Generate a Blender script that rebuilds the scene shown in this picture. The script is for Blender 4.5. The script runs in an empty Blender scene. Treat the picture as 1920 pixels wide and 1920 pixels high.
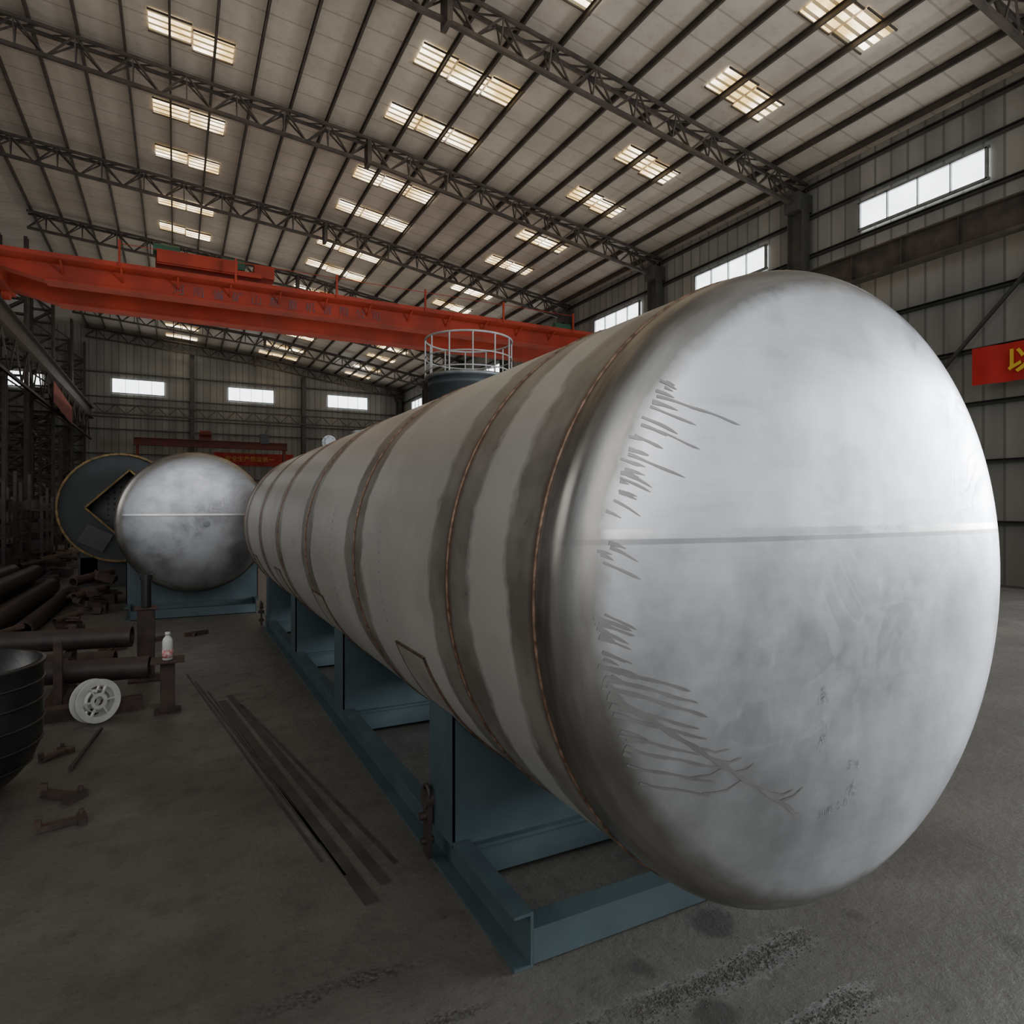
import bpy, math, random
from mathutils import Vector, Matrix
random.seed(7)
scene = bpy.context.scene
COL = scene.collection
pi = math.pi

# ------------------------------------------------------------------ materials
def newmat(name):
    m = bpy.data.materials.new(name); m.use_nodes = True
    nt = m.node_tree
    b = nt.nodes['Principled BSDF']
    return m, nt, b
def lnk(nt, a, b): nt.links.new(a, b)
def mathn(nt, op, a, b=None, clamp=False):
    n = nt.nodes.new('ShaderNodeMath'); n.operation = op; n.use_clamp = clamp
    for i, v in enumerate((a, b)):
        if v is None: continue
        if isinstance(v, (int, float)): n.inputs[i].default_value = v
        else: nt.links.new(v, n.inputs[i])
    return n.outputs[0]
def mixc(nt, f, a, b, mode='MIX'):
    n = nt.nodes.new('ShaderNodeMix'); n.data_type = 'RGBA'; n.blend_type = mode
    for s, v in ((n.inputs[0], f), (n.inputs[6], a), (n.inputs[7], b)):
        if isinstance(v, (int, float)): s.default_value = v
        elif isinstance(v, tuple): s.default_value = (v[0], v[1], v[2], 1)
        else: nt.links.new(v, s)
    return n.outputs[2]
def ramp(nt, v, lo, hi):
    n = nt.nodes.new('ShaderNodeMapRange'); n.inputs[1].default_value = lo; n.inputs[2].default_value = hi
    nt.links.new(v, n.inputs[0]); return n.outputs[0]
def noise(nt, scale, detail=4, vec=None, rough=.5, stretch=None):
    if vec is None:
        tc = nt.nodes.new('ShaderNodeTexCoord'); vec = tc.outputs['Object']
    if stretch:
        mp = nt.nodes.new('ShaderNodeMapping'); mp.inputs['Scale'].default_value = stretch
        nt.links.new(vec, mp.inputs['Vector']); vec = mp.outputs[0]
    n = nt.nodes.new('ShaderNodeTexNoise'); n.inputs['Scale'].default_value = scale
    n.inputs['Detail'].default_value = detail; n.inputs['Roughness'].default_value = rough
    nt.links.new(vec, n.inputs['Vector']); return n.outputs[0]
def sep(nt):
    tc = nt.nodes.new('ShaderNodeTexCoord'); s = nt.nodes.new('ShaderNodeSeparateXYZ')
    nt.links.new(tc.outputs['Object'], s.inputs[0]); return s.outputs[0], s.outputs[1], s.outputs[2]
def bump(nt, b, h, strength=.3, dist=.01):
    n = nt.nodes.new('ShaderNodeBump'); n.inputs['Strength'].default_value = strength
    n.inputs['Distance'].default_value = dist
    nt.links.new(h, n.inputs['Height']); nt.links.new(n.outputs[0], b.inputs['Normal'])

def simple(name, c1, c2=None, scale=4, rough=.6, metal=0., bmp=.15, lo=.35, hi=.65, stretch=None):
    m, nt, b = newmat(name)
    c2 = c2 or tuple(x * .7 for x in c1)
    f = noise(nt, scale, 6, stretch=stretch)
    lnk(nt, mixc(nt, ramp(nt, f, lo, hi), c1, c2), b.inputs['Base Color'])
    b.inputs['Roughness'].default_value = rough; b.inputs['Metallic'].default_value = metal
    if bmp:
        bump(nt, b, noise(nt, scale * 8, 4), bmp, .005)
    return m
def emis(name, col, s):
    m, nt, b = newmat(name)
    b.inputs['Base Color'].default_value = (*col, 1)
    f = noise(nt, 2.5, 3)
    e = mixc(nt, ramp(nt, f, .3, .7), col, tuple(x * .8 for x in col))
    lnk(nt, e, b.inputs['Emission Color']); b.inputs['Emission Strength'].default_value = s
    return m

M_steel_dark = simple('dark_structural_steel', (.085, .068, .055), (.045, .037, .032), 3, .6, .1)
M_purlin = simple('purlin_brown_steel', (.08, .064, .052), (.045, .037, .031), 2, .6, .1)
M_greycol = simple('grey_column_paint', (.085, .083, .076), (.055, .053, .049), 2, .6)
M_teal = simple('teal_grey_paint', (.078, .113, .123), (.053, .080, .090), 3, .45)
M_rust = simple('rusty_steel', (.085, .050, .038), (.042, .03, .026), 9, .75)
M_darkrust = simple('dark_rusty_pipe', (.065, .048, .043), (.035, .029, .027), 6, .5, .2)
M_plate = simple('oily_steel_strip', (.075, .070, .061), (.045, .042, .037), 5, .6, .1)
M_crane = simple('orange_red_crane_paint', (.42, .042, .016), (.27, .029, .013), 1.2, .65, 0, .05)
M_crane_d = simple('dark_red_crane_paint', (.16, .028, .015), (.10, .023, .015), 2, .6)
M_green = simple('green_motor_paint', (.03, .12, .07), None, 3, .5)
M_yellow = simple('yellow_paint', (.26, .17, .055), (.11, .07, .03), 5, .65)
M_white = simple('white_plastic', (.72, .72, .70), (.55, .55, .52), 8, .4)
M_black = simple('black_painted_metal', (.026, .026, .028), (.014, .014, .015), 5, .35)
M_red = simple('red_banner_cloth', (.62, .025, .02), (.5, .02, .018), 3, .7)
M_red2 = simple('dull_red_banner_cloth', (.38, .022, .018), (.28, .018, .015), 3, .7)
M_text_y = simple('yellow_banner_print', (.85, .60, .05), (.8, .5, .05), 3, .6)
M_text_y2 = simple('dull_yellow_banner_print', (.52, .30, .05), (.42, .2, .04), 3, .6)
M_text_b = simple('faded_blue_lettering', (.12, .10, .13), (.22, .05, .04), 3, .6, bmp=0)
M_ink = simple('grey_marker_ink', (.10, .10, .10), (.3, .3, .3), 40, .7, bmp=0)
M_stamp = simple('grey_smudge', (.55, .55, .56), (.34, .34, .34), 90, .45, .5, bmp=0, lo=.4, hi=.6)
M_dull = simple('dull_galvanised', (.34, .36, .37), (.22, .24, .25), 4, .45, .5)
M_vtank = simple('blue_grey_vessel_paint', (.10, .115, .125), (.07, .08, .09), 2, .5)
M_endp = simple('dark_grey_plate', (.036, .042, .046), (.026, .030, .033), 2, .65)
M_darkteal = simple('dark_teal_interior', (.03, .045, .052), (.02, .028, .034), 2, .6)
M_stain = simple('dark_liquid_stain', (.27, .265, .26), (.34, .335, .325), 10, .40, .65, bmp=0)
M_window = emis('daylight_window_glass', (.92, .97, 1.0), 4.8)
M_label = simple('red_label_print', (.6, .05, .05), (.8, .7, .68), 40, .5, bmp=0)
M_weld = simple('rusty_weld_bead', (.17, .10, .065), (.07, .05, .04), 25, .5, .4)
M_weldb = simple('bright_ground_weld_bead', (.34, .22, .15), (.12, .07, .045), 30, .4, .5)

# skylight
def mk_sky():
    m, nt, b = newmat('corrugated_skylight')
    x, y, z = sep(nt)
    w = mathn(nt, 'FRACT', mathn(nt, 'MULTIPLY', y, 4.6))
    stripe = mathn(nt, 'GREATER_THAN', w, .34)
    gi = nt.nodes.new('ShaderNodeNewGeometry')
    f = ramp(nt, noise(nt, 1.1, 5, vec=gi.outputs['Position']), .34, .60)
    col = mixc(nt, f, (1., .93, .74), (1., .66, .24))
    b.inputs['Base Color'].default_value = (.3, .25, .15, 1)
    lnk(nt, col, b.inputs['Emission Color'])
    st = mathn(nt, 'ADD', mathn(nt, 'MULTIPLY', stripe, mathn(nt, 'SUBTRACT', 7.0, mathn(nt, 'MULTIPLY', f, 5.0))), .3)
    lnk(nt, st, b.inputs['Emission Strength'])
    return m
M_sky = mk_sky()

def mk_roof():
    m, nt, b = newmat('roof_insulation_sheet')
    x, y, z = sep(nt)
    w = mathn(nt, 'FRACT', mathn(nt, 'MULTIPLY', y, 1.0 / .82))
    line = mathn(nt, 'LESS_THAN', w, .06)
    f = ramp(nt, noise(nt, .5, 5), .35, .65)
    c = mixc(nt, f, (.56, .51, .44), (.44, .395, .34))
    f2 = ramp(nt, noise(nt, 6, 5), .55, .75)
    c = mixc(nt, mathn(nt, 'MULTIPLY', f2, .3), c, (.26, .22, .18))
    c = mixc(nt, mathn(nt, 'MULTIPLY', line, .5), c, (.22, .19, .155))
    lnk(nt, c, b.inputs['Base Color']); b.inputs['Roughness'].default_value = .55
    bump(nt, b, noise(nt, 3, 4), .4, .05)
    return m
M_roof = mk_roof()

def mk_wall(name, axis):
    m, nt, b = newmat(name)
    x, y, z = sep(nt); a = (x, y)[axis]
    w = mathn(nt, 'FRACT', mathn(nt, 'MULTIPLY', a, 1.0 / .42))
    rib = mathn(nt, 'LESS_THAN', w, .14)
    st = (1, 1, .15)
    f = ramp(nt, noise(nt, 1.3, 5, stretch=st), .35, .65)
    c = mixc(nt, f, (.32, .315, .285), (.21, .21, .19))
    wide = mathn(nt, 'LESS_THAN', mathn(nt, 'FRACT', mathn(nt, 'MULTIPLY', a, 1. / 3.36)), .26)
    c = mixc(nt, mathn(nt, 'MULTIPLY', wide, .35), c, (.44, .42, .36))
    c = mixc(nt, mathn(nt, 'MULTIPLY', rib, .6), c, (.10, .10, .085))
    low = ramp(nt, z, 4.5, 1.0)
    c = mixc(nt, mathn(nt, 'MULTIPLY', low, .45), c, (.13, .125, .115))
    lnk(nt, c, b.inputs['Base Color']); b.inputs['Roughness'].default_value = .6
    bump(nt, b, rib, .5, .03)
    return m
M_wallx = mk_wall('ribbed_wall_panel_end', 0)
M_wally = mk_wall('ribbed_wall_panel_side', 1)

def mk_floor():
    m, nt, b = newmat('stained_concrete')
    f = ramp(nt, noise(nt, .7, 8, rough=.6), .35, .68)
    c = mixc(nt, f, (.142, .134, .117), (.086, .081, .071))
    f2 = ramp(nt, noise(nt, 5, 8, rough=.65), .5, .72)
    c = mixc(nt, mathn(nt, 'MULTIPLY', f2, .55), c, (.052, .047, .041))
    f3 = ramp(nt, noise(nt, 1.6, 7, rough=.6), .54, .72)
    c = mixc(nt, mathn(nt, 'MULTIPLY', f3, .45), c, (.20, .193, .175))
    f4 = ramp(nt, noise(nt, 3, 6, rough=.7, stretch=(.5, 6, 1)), .60, .70)
    c = mixc(nt, mathn(nt, 'MULTIPLY', f4, .4), c, (.05, .045, .04))
    f6 = ramp(nt, noise(nt, 2, 7, rough=.7, stretch=(5, .5, 1)), .60, .70)
    c = mixc(nt, mathn(nt, 'MULTIPLY', f6, .35), c, (.055, .049, .043))
    f5 = ramp(nt, noise(nt, 40, 3, rough=.7), .60, .70)
    c = mixc(nt, mathn(nt, 'MULTIPLY', f5, .5), c, (.038, .034, .03))
    f7 = ramp(nt, noise(nt, 26, 5, rough=.75), .62, .74)
    c = mixc(nt, mathn(nt, 'MULTIPLY', f7, .35), c, (.25, .24, .22))
    tc = nt.nodes.new('ShaderNodeTexCoord')
    nn = mathn(nt, 'MULTIPLY', noise(nt, 9, 3), .12)
    for (sx, sy, r, st) in ((1.95, 1.98, .10, .7), (1.60, 1.60, .08, .6), (1.52, 1.90, .05, .55), (1.25, 1.5, .05, .45), (2.9, 1.3, .08, .45), (2.5, 1.75, .05, .4)):
        vm = nt.nodes.new('ShaderNodeVectorMath'); vm.operation = 'DISTANCE'
        lnk(nt, tc.outputs['Object'], vm.inputs[0]); vm.inputs[1].default_value = (sx, sy, 0)
        d = mathn(nt, 'ADD', vm.outputs['Value'], nn)
        mk = nt.nodes.new('ShaderNodeMapRange'); mk.inputs[1].default_value = r + .07; mk.inputs[2].default_value = r + .035
        lnk(nt, d, mk.inputs[0])
        c = mixc(nt, mathn(nt, 'MULTIPLY', mk.outputs[0], st), c, (.035, .034, .033))
    fx, fy, fz = sep(nt)
    g = mathn(nt, 'MULTIPLY', mathn(nt, 'SUBTRACT', noise(nt, 16, 8, rough=.8), .5), .22)
    g = mathn(nt, 'ADD', g, mathn(nt, 'MULTIPLY', mathn(nt, 'SUBTRACT', noise(nt, 2, 3), .5), .15))
    trk = None
    for (yy, wd, xa, xb) in ((1.74, .055, 1.3, 2.3), (1.44, .055, 1.25, 2.25), (2.02, .03, .45, 1.0), (1.74, .03, .4, 1.35), (2.32, .028, .2, .85), (1.25, .035, .5, 1.6)):
        d = mathn(nt, 'ABSOLUTE', mathn(nt, 'ADD', mathn(nt, 'SUBTRACT', fy, yy), g))
        k = nt.nodes.new('ShaderNodeMapRange'); k.inputs[1].default_value = wd; k.inputs[2].default_value = wd * .5; lnk(nt, d, k.inputs[0])
        inx = mathn(nt, 'MULTIPLY', ramp(nt, fx, xa, xa + .15), mathn(nt, 'SUBTRACT', 1.0, ramp(nt, fx, xb - .15, xb)))
        kk = mathn(nt, 'MULTIPLY', k.outputs[0], inx)
        trk = kk if trk is None else mathn(nt, 'MAXIMUM', trk, kk)
    c = mixc(nt, mathn(nt, 'MULTIPLY', trk, .75), c, mixc(nt, ramp(nt, noise(nt, 60, 3), .35, .65), (.02, .018, .016), (.15, .14, .125)))
    lnk(nt, c, b.inputs['Base Color'])
    lnk(nt, mathn(nt, 'ADD', mathn(nt, 'MULTIPLY', f2, .2), .45), b.inputs['Roughness'])
    hh = mathn(nt, 'SUBTRACT', noise(nt, 14, 8, rough=.7), mathn(nt, 'MULTIPLY', trk, mathn(nt, 'MULTIPLY', noise(nt, 50, 4), 1.4)))
    bump(nt, b, hh, .5, .018)
    return m
M_floor = mk_floor()

def mk_shell(name, welds):
    m, nt, b = newmat(name)
    x, y, z = sep(nt)
    n1 = mathn(nt, 'MULTIPLY', mathn(nt, 'SUBTRACT', noise(nt, 1.9, 6, rough=.55), .5), .36)
    n2 = mathn(nt, 'MULTIPLY', mathn(nt, 'SUBTRACT', noise(nt, 11, 3), .5), .06)
    dist = None
    for wy in welds:
        d = mathn(nt, 'ABSOLUTE', mathn(nt, 'SUBTRACT', y, wy))
        dist = d if dist is None else mathn(nt, 'MINIMUM', dist, d)
    dn = mathn(nt, 'ADD', mathn(nt, 'ADD', dist, n1), n2)
    mr = nt.nodes.new('ShaderNodeMapRange'); mr.inputs[1].default_value = .19; mr.inputs[2].default_value = .172
    lnk(nt, dn, mr.inputs[0]); band = mr.outputs[0]
    base = mixc(nt, ramp(nt, noise(nt, 1.2, 5), .35, .65), (.50, .485, .445), (.415, .40, .365))
    base = mixc(nt, mathn(nt, 'MULTIPLY', ramp(nt, noise(nt, 12, 5), .55, .8), .25), base, (.30, .28, .25))
    base = mixc(nt, mathn(nt, 'MULTIPLY', ramp(nt, noise(nt, 1.0, 6, rough=.6), .56, .62), .3), base, (.30, .285, .255))
    bandc = mixc(nt, ramp(nt, noise(nt, 3.5, 6, rough=.6), .38, .62), (.165, .150, .130), (.27, .253, .222))
    c = mixc(nt, band, base, bandc)
    edge = nt.nodes.new('ShaderNodeMapRange'); edge.inputs[1].default_value = .016; edge.inputs[2].default_value = .0
    lnk(nt, mathn(nt, 'ABSOLUTE', mathn(nt, 'SUBTRACT', dn, .19)), edge.inputs[0])
    c = mixc(nt, mathn(nt, 'MULTIPLY', edge.outputs[0], .4), c, (.14, .12, .10))
    mr2 = nt.nodes.new('ShaderNodeMapRange'); mr2.inputs[1].default_value = .040; mr2.inputs[2].default_value = .012
    lnk(nt, mathn(nt, 'ADD', dist, mathn(nt, 'MULTIPLY', n2, .5)), mr2.inputs[0])
    c = mixc(nt, mathn(nt, 'MULTIPLY', mr2.outputs[0], .85), c, (.105, .058, .034))
    nz = ramp(nt, noise(nt, 30, 2), .74, .78)
    c = mixc(nt, mathn(nt, 'MULTIPLY', nz, .7), c, (.14, .12, .10))
    lnk(nt, c, b.inputs['Base Color'])
    b.inputs['Metallic'].default_value = .2; b.inputs['Roughness'].default_value = .40
    bump(nt, b, noise(nt, .9, 2), .25, .03)
    return m

def mk_head(name, R, seam_z, dull=1.0):
    m, nt, b = newmat(name)
    x, y, z = sep(nt)
    r = mathn(nt, 'SQRT', mathn(nt, 'ADD', mathn(nt, 'POWER', mathn(nt, 'ABSOLUTE', x), 2), mathn(nt, 'POWER', mathn(nt, 'ABSOLUTE', z), 2)))
    nr = mathn(nt, 'ADD', r, mathn(nt, 'MULTIPLY', mathn(nt, 'SUBTRACT', noise(nt, 9, 6, rough=.65), .5), .05 * R))
    nr = mathn(nt, 'SUBTRACT', nr, mathn(nt, 'MULTIPLY', ramp(nt, x, -R * .5, R * .2), .05 * R))
    rim = ramp(nt, nr, R * .875, R * .925)
    def C(t): return tuple(v * dull for v in t)
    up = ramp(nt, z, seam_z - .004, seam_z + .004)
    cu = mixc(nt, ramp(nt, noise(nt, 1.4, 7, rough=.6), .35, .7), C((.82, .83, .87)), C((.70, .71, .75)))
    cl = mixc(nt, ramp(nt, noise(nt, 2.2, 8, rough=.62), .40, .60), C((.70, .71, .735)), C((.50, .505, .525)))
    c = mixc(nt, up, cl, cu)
    scr = ramp(nt, noise(nt, 3, 7, rough=.65, stretch=(1, 1, 7)), .54, .8)
    c = mixc(nt, mathn(nt, 'MULTIPLY', scr, .4), c, C((.42, .42, .44)))
    # swirly rubbed smudges
    nzc = nt.nodes.new('ShaderNodeTexNoise'); nzc.inputs['Scale'].default_value = 1.5; nzc.inputs['Detail'].default_value = 3; nzc.inputs['Distortion'].default_value = 1.8
    tc = nt.nodes.new('ShaderNodeTexCoord'); lnk(nt, tc.outputs['Object'], nzc.inputs['Vector'])
    sw = mathn(nt, 'FRACT', mathn(nt, 'MULTIPLY', nzc.outputs[0], 9.0))
    swm = mathn(nt, 'MULTIPLY', ramp(nt, sw, .55, .95), ramp(nt, noise(nt, 1.3, 3), .50, .62))
    c = mixc(nt, mathn(nt, 'MULTIPLY', swm, .30), c, C((.40, .40, .42)))
    sm = ramp(nt, noise(nt, 4.5, 7, rough=.7), .56, .70)
    c = mixc(nt, mathn(nt, 'MULTIPLY', sm, .30), c, C((.38, .38, .39)))
    sm2 = ramp(nt, noise(nt, 11, 6, rough=.7), .60, .66)
    c = mixc(nt, mathn(nt, 'MULTIPLY', sm2, .18), c, C((.9, .9, .92)))
    c = mixc(nt, rim, c, mixc(nt, ramp(nt, noise(nt, 3, 5, stretch=(1, 8, 1)), .35, .65), (.23, .22, .205), (.38, .365, .345)))
    nrim = mathn(nt, 'SUBTRACT', 1.0, rim)
    sd = mathn(nt, 'ABSOLUTE', mathn(nt, 'SUBTRACT', z, seam_z))
    seam = mathn(nt, 'MULTIPLY', ramp(nt, sd, .014, .009), nrim)
    c = mixc(nt, mathn(nt, 'MULTIPLY', seam, .75), c, (.93, .92, .91))
    l2 = mathn(nt, 'LESS_THAN', mathn(nt, 'ABSOLUTE', mathn(nt, 'SUBTRACT', z, seam_z - .021)), .007)
    c = mixc(nt, mathn(nt, 'MULTIPLY', l2, .55), c, (.25, .24, .23))
    lnk(nt, c, b.inputs['Base Color'])
    b.inputs['Metallic'].default_value = .92
    ro = mathn(nt, 'ADD', .29, mathn(nt, 'MULTIPLY', ramp(nt, noise(nt, 3.3, 7, rough=.6), .35, .65), .16))
    ro = mathn(nt, 'ADD', ro, mathn(nt, 'MULTIPLY', swm, .08))
    ro = mathn(nt, 'SUBTRACT', ro, mathn(nt, 'MULTIPLY', seam, .12))
    lnk(nt, ro, b.inputs['Roughness'])
    bump(nt, b, noise(nt, 1.7, 3), .3, .02)
    return m

# ------------------------------------------------------------------ mesh builder
class MB:
    def __init__(s): s.v = []; s.f = []; s.m = []; s.sm = []
    def add(s, vs, fs, mi=0, smooth=False):
        o = len(s.v); s.v += [Vector(v) for v in vs]
        for f in fs: s.f.append([i + o for i in f]); s.m.append(mi); s.sm.append(smooth)
    def box(s, c, d, rot=None, mi=0, bev=0):
        c = Vector(c); x, y, z = d[0] / 2, d[1] / 2, d[2] / 2
        vs = [Vector((a * x, b * y, e * z)) for a in (-1, 1) for b in (-1, 1) for e in (-1, 1)]
        if rot is not None: vs = [rot @ v for v in vs]
        vs = [v + c for v in vs]
        s.add(vs, [(0, 1, 3, 2), (4, 6, 7, 5), (0, 4, 5, 1), (2, 3, 7, 6), (0, 2, 6, 4), (1, 5, 7, 3)], mi)
    def frame(s, p0, p1):
        d = (Vector(p1) - Vector(p0)); L = d.length; d.normalize()
        up = Vector((0, 0, 1)) if abs(d.z) < .95 else Vector((0, 1, 0))
        sx = d.cross(up).normalized(); uz = sx.cross(d).normalized()
        return d, sx, uz, L
    def beam(s, p0, p1, w, h, mi=0):
        d, sx, uz, L = s.frame(p0, p1); p0 = Vector(p0); p1 = Vector(p1)
        vs = [p + sx * a * w / 2 + uz * b * h / 2 for p in (p0, p1) for a, b in ((-1, -1), (1, -1), (1, 1), (-1, 1))]
        s.add(vs, [(3, 2, 1, 0), (4, 5, 6, 7), (0, 1, 5, 4), (1, 2, 6, 5), (2, 3, 7, 6), (3, 0, 4, 7)], mi)
    def prism(s, pts2, p0, p1, mi=0):
        d, sx, uz, L = s.frame(p0, p1); n = len(pts2); p0 = Vector(p0); p1 = Vector(p1)
        vs = [p + sx * a + uz * b for p in (p0, p1) for a, b in pts2]
        fs = [tuple(range(n - 1, -1, -1)), tuple(range(n, 2 * n))]
        fs += [(i, (i + 1) % n, n + (i + 1) % n, n + i) for i in range(n)]
        s.add(vs, fs, mi)
    def ibeam(s, p0, p1, w, h, t=.02, mi=0):
        a = w / 2; b = h / 2; q = t / 2
        s.prism([(-a, -b), (a, -b), (a, -b + t), (q, -b + t), (q, b - t), (a, b - t), (a, b), (-a, b), (-a, b - t), (-q, b - t), (-q, -b + t), (-a, -b + t)], p0, p1, mi)
    def cchan(s, p0, p1, w, h, t, side=1, mi=0):
        a = w / 2; b = h / 2
        pts = [(-a, -b), (a, -b), (a, b), (-a, b), (-a, b - t), (a - t, b - t), (a - t, -b + t), (-a, -b + t)]
        if side < 0: pts = [(-x, y) for x, y in pts][::-1]
        s.prism(pts, p0, p1, mi)
    def cyl(s, p0, p1, r, n=16, mi=0, r2=None, caps=True, smooth=True):
        d, sx, uz, L = s.frame(p0, p1); p0 = Vector(p0); p1 = Vector(p1); r2 = r if r2 is None else r2
        vs = [p + (sx * math.cos(2 * pi * i / n) + uz * math.sin(2 * pi * i / n)) * rr for p, rr in ((p0, r), (p1, r2)) for i in range(n)]
        s.add(vs, [(i, (i + 1) % n, n + (i + 1) % n, n + i) for i in range(n)], mi, smooth)
        if caps:
            s.add(vs[:n], [tuple(range(n - 1, -1, -1))], mi); s.add(vs[n:], [tuple(range(n))], mi)
    def tube(s, p0, p1, r, ri, n=24, mi=0):
        d, sx, uz, L = s.frame(p0, p1); p0 = Vector(p0); p1 = Vector(p1)
        vs = []
        for p, rr in ((p0, ri), (p0, r), (p1, r), (p1, ri)):
            vs += [p + (sx * math.cos(2 * pi * i / n) + uz * math.sin(2 * pi * i / n)) * rr for i in range(n)]
        for k in range(4):
            a = k * n; b2 = ((k + 1) % 4) * n
            seg = vs[a:a + n] + vs[b2:b2 + n]
            s.add(seg, [(i, (i + 1) % n, n + (i + 1) % n, n + i) for i in range(n)], mi, k in (1, 3))
    def lathe(s, prof, c, axis='Z', n=64, mi=0, smooth=True, rot=None):
        c = Vector(c); vs = []
        for r, h in prof:
            for i in range(n):
                a = 2 * pi * i / n
                if axis == 'Z': v = Vector((r * math.cos(a), r * math.sin(a), h))
                else: v = Vector((r * math.cos(a), h, r * math.sin(a)))
                if rot is not None: v = rot @ v
                vs.append(v + c)
        fs = []
        for k in range(len(prof) - 1):
            for i in range(n):
                j = (i + 1) % n
                fs.append((k * n + i, k * n + j, (k + 1) * n + j, (k + 1) * n + i))
        s.add(vs, fs, mi, smooth)
    def ring(s, c, R, r, axis='Y', n=64, k=8, mi=0, rot=None):
        prof = [(R + r * math.cos(2 * pi * j / k), r * math.sin(2 * pi * j / k)) for j in range(k + 1)]
        s.lathe(prof, c, axis, n, mi, True, rot)
    def obj(s, name, mats, parent=None, origin=None, label=None, cat=None, group=None, kind=None, bevel=0, recalc=True):
        me = bpy.data.meshes.new(name)
        if origin is None:
            xs = [v.x for v in s.v]; ys = [v.y for v in s.v]; zs = [v.z for v in s.v]
            origin = Vector(((min(xs) + max(xs)) / 2, (min(ys) + max(ys)) / 2, min(zs)))
        origin = Vector(origin)
        me.from_pydata([v - origin for v in s.v], [], s.f)
        if not isinstance(mats, (list, tuple)): mats = [mats]
        for m in mats: me.materials.append(m)
        me.polygons.foreach_set('material_index', s.m)
        me.polygons.foreach_set('use_smooth', s.sm)
        me.update()
        import bmesh
        bm = bmesh.new(); bm.from_mesh(me); bmesh.ops.recalc_face_normals(bm, faces=bm.faces); bm.to_mesh(me); bm.free()
        o = bpy.data.objects.new(name, me); COL.objects.link(o)
        place(o, origin, parent); tag(o, label, cat, group, kind)
        if bevel:
            bv = o.modifiers.new('bevel', 'BEVEL'); bv.width = bevel; bv.segments = 2; bv.limit_method = 'ANGLE'
        return o
WORLDPOS = {}
def place(o, origin, parent):
    origin = Vector(origin); WORLDPOS[o.name] = origin
    if parent is not None:
        o.parent = parent; o.location = origin - WORLDPOS[parent.name]
    else: o.location = origin
def tag(o, label=None, cat=None, group=None, kind=None):
    if label: o['label'] = label
    if cat: o['category'] = cat
    if group: o['group'] = group
    if kind: o['kind'] = kind
def empty(name, loc, label, cat, group=None):
    o = bpy.data.objects.new(name, None); o.empty_display_size = .2; COL.objects.link(o)
    place(o, loc, None); tag(o, label, cat, group); return o
def text(name, body, size, loc, rot, mat, parent=None, extrude=.004, project=None, label=None, bold=0, space=1.0, squash=1.0):
    cu = bpy.data.curves.new(name, 'FONT'); cu.body = body; cu.size = size; cu.extrude = extrude; cu.offset = bold
    cu.space_character = space; cu.resolution_u = 3
    t = bpy.data.objects.new('tmp_text', cu); COL.objects.link(t)
    t.rotation_euler = rot; t.location = loc; t.scale = (squash, 1, 1)
    bpy.context.view_layer.update()
    dg = bpy.context.evaluated_depsgraph_get()
    me = bpy.data.meshes.new_from_object(t.evaluated_get(dg))
    mw = t.matrix_world.copy()
    vs = [mw @ v.co for v in me.vertices]
    bpy.data.objects.remove(t)
    if not vs: return None
    if project: vs = [project(v) for v in vs]
    org = sum(vs, Vector()) / len(vs)
    for v, co in zip(me.vertices, vs): v.co = co - org
    me.materials.clear(); me.materials.append(mat)
    o = bpy.data.objects.new(name, me); COL.objects.link(o); place(o, org, parent)
    if label: o['label'] = label
    return o

# ------------------------------------------------------------------ camera
cam = bpy.data.cameras.new('camera'); cam.lens = 22.8; cam.sensor_width = 36; cam.shift_y = -.0052
cam.clip_end = 300
co = bpy.data.objects.new('camera', cam); COL.objects.link(co)
TH = math.radians(27.4)
co.location = (0, 0, 1.7); co.rotation_euler = (pi / 2, 0, -TH)
scene.camera = co

# ------------------------------------------------------------------ building shell
XR, XL, XLL, YE, YB = 16.0, -5.5, -16.0, 50.0, -4.0
def roofz(x):
    if x >= 5: return 11.0 + .15 * (16 - x)
    if x >= XL: return 12.65 + .08 * (5 - x)
    return 13.49 - .12 * (XL - x)
mb = MB(); mb.box(((XR + XLL) / 2, (YE + YB) / 2 - 3, -.1), (XR - XLL + 6, YE - YB + 12, .2))
mb.obj('floor', M_floor, origin=(0, 0, 0), kind='structure', label='dark stained concrete workshop floor')
mb = MB()
for xa, xb in ((XR, 5), (5, XL), (XL, XLL)):
    za, zb = roofz(xa), roofz(xb)
    vs = [(xa, YB, za), (xb, YB, zb), (xb, YE, zb), (xa, YE, za)]
    vs2 = [(a, b, c + .1) for a, b, c in vs]
    mb.add(vs + vs2, [(0, 1, 2, 3), (7, 6, 5, 4), (0, 4, 5, 1), (2, 6, 7, 3), (1, 5, 6, 2), (3, 7, 4, 0)])
mb.obj('ceiling', M_roof, origin=(0, 0, 0), kind='structure', label='sloping insulated metal roof sheeting')
mb = MB()
mb.add([(XR, 3, 0), (XR, YE, 0), (XR, YE, 11.05), (XR, 3, 11.05)], [(0, 1, 2, 3)])
mb.add([(XR + .1, 3, 0), (XR + .1, YE, 0), (XR + .1, YE, 11.05), (XR + .1, 3, 11.05)], [(0, 1, 2, 3)])
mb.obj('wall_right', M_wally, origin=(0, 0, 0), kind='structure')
mb = MB()
mb.add([(XLL, YB, 0), (XLL, YE, 0), (XLL, YE, roofz(XLL)), (XLL, YB, roofz(XLL))], [(0, 1, 2, 3)])
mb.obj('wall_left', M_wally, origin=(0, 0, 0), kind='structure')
mb = MB()
xs = [XLL, XL, 5, XR]
vs = [(x, YE, 0) for x in xs] + [(x, YE, roofz(x) + .02) for x in xs]
mb.add(vs, [(0, 1, 5, 4), (1, 2, 6, 5), (2, 3, 7, 6)])
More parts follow.
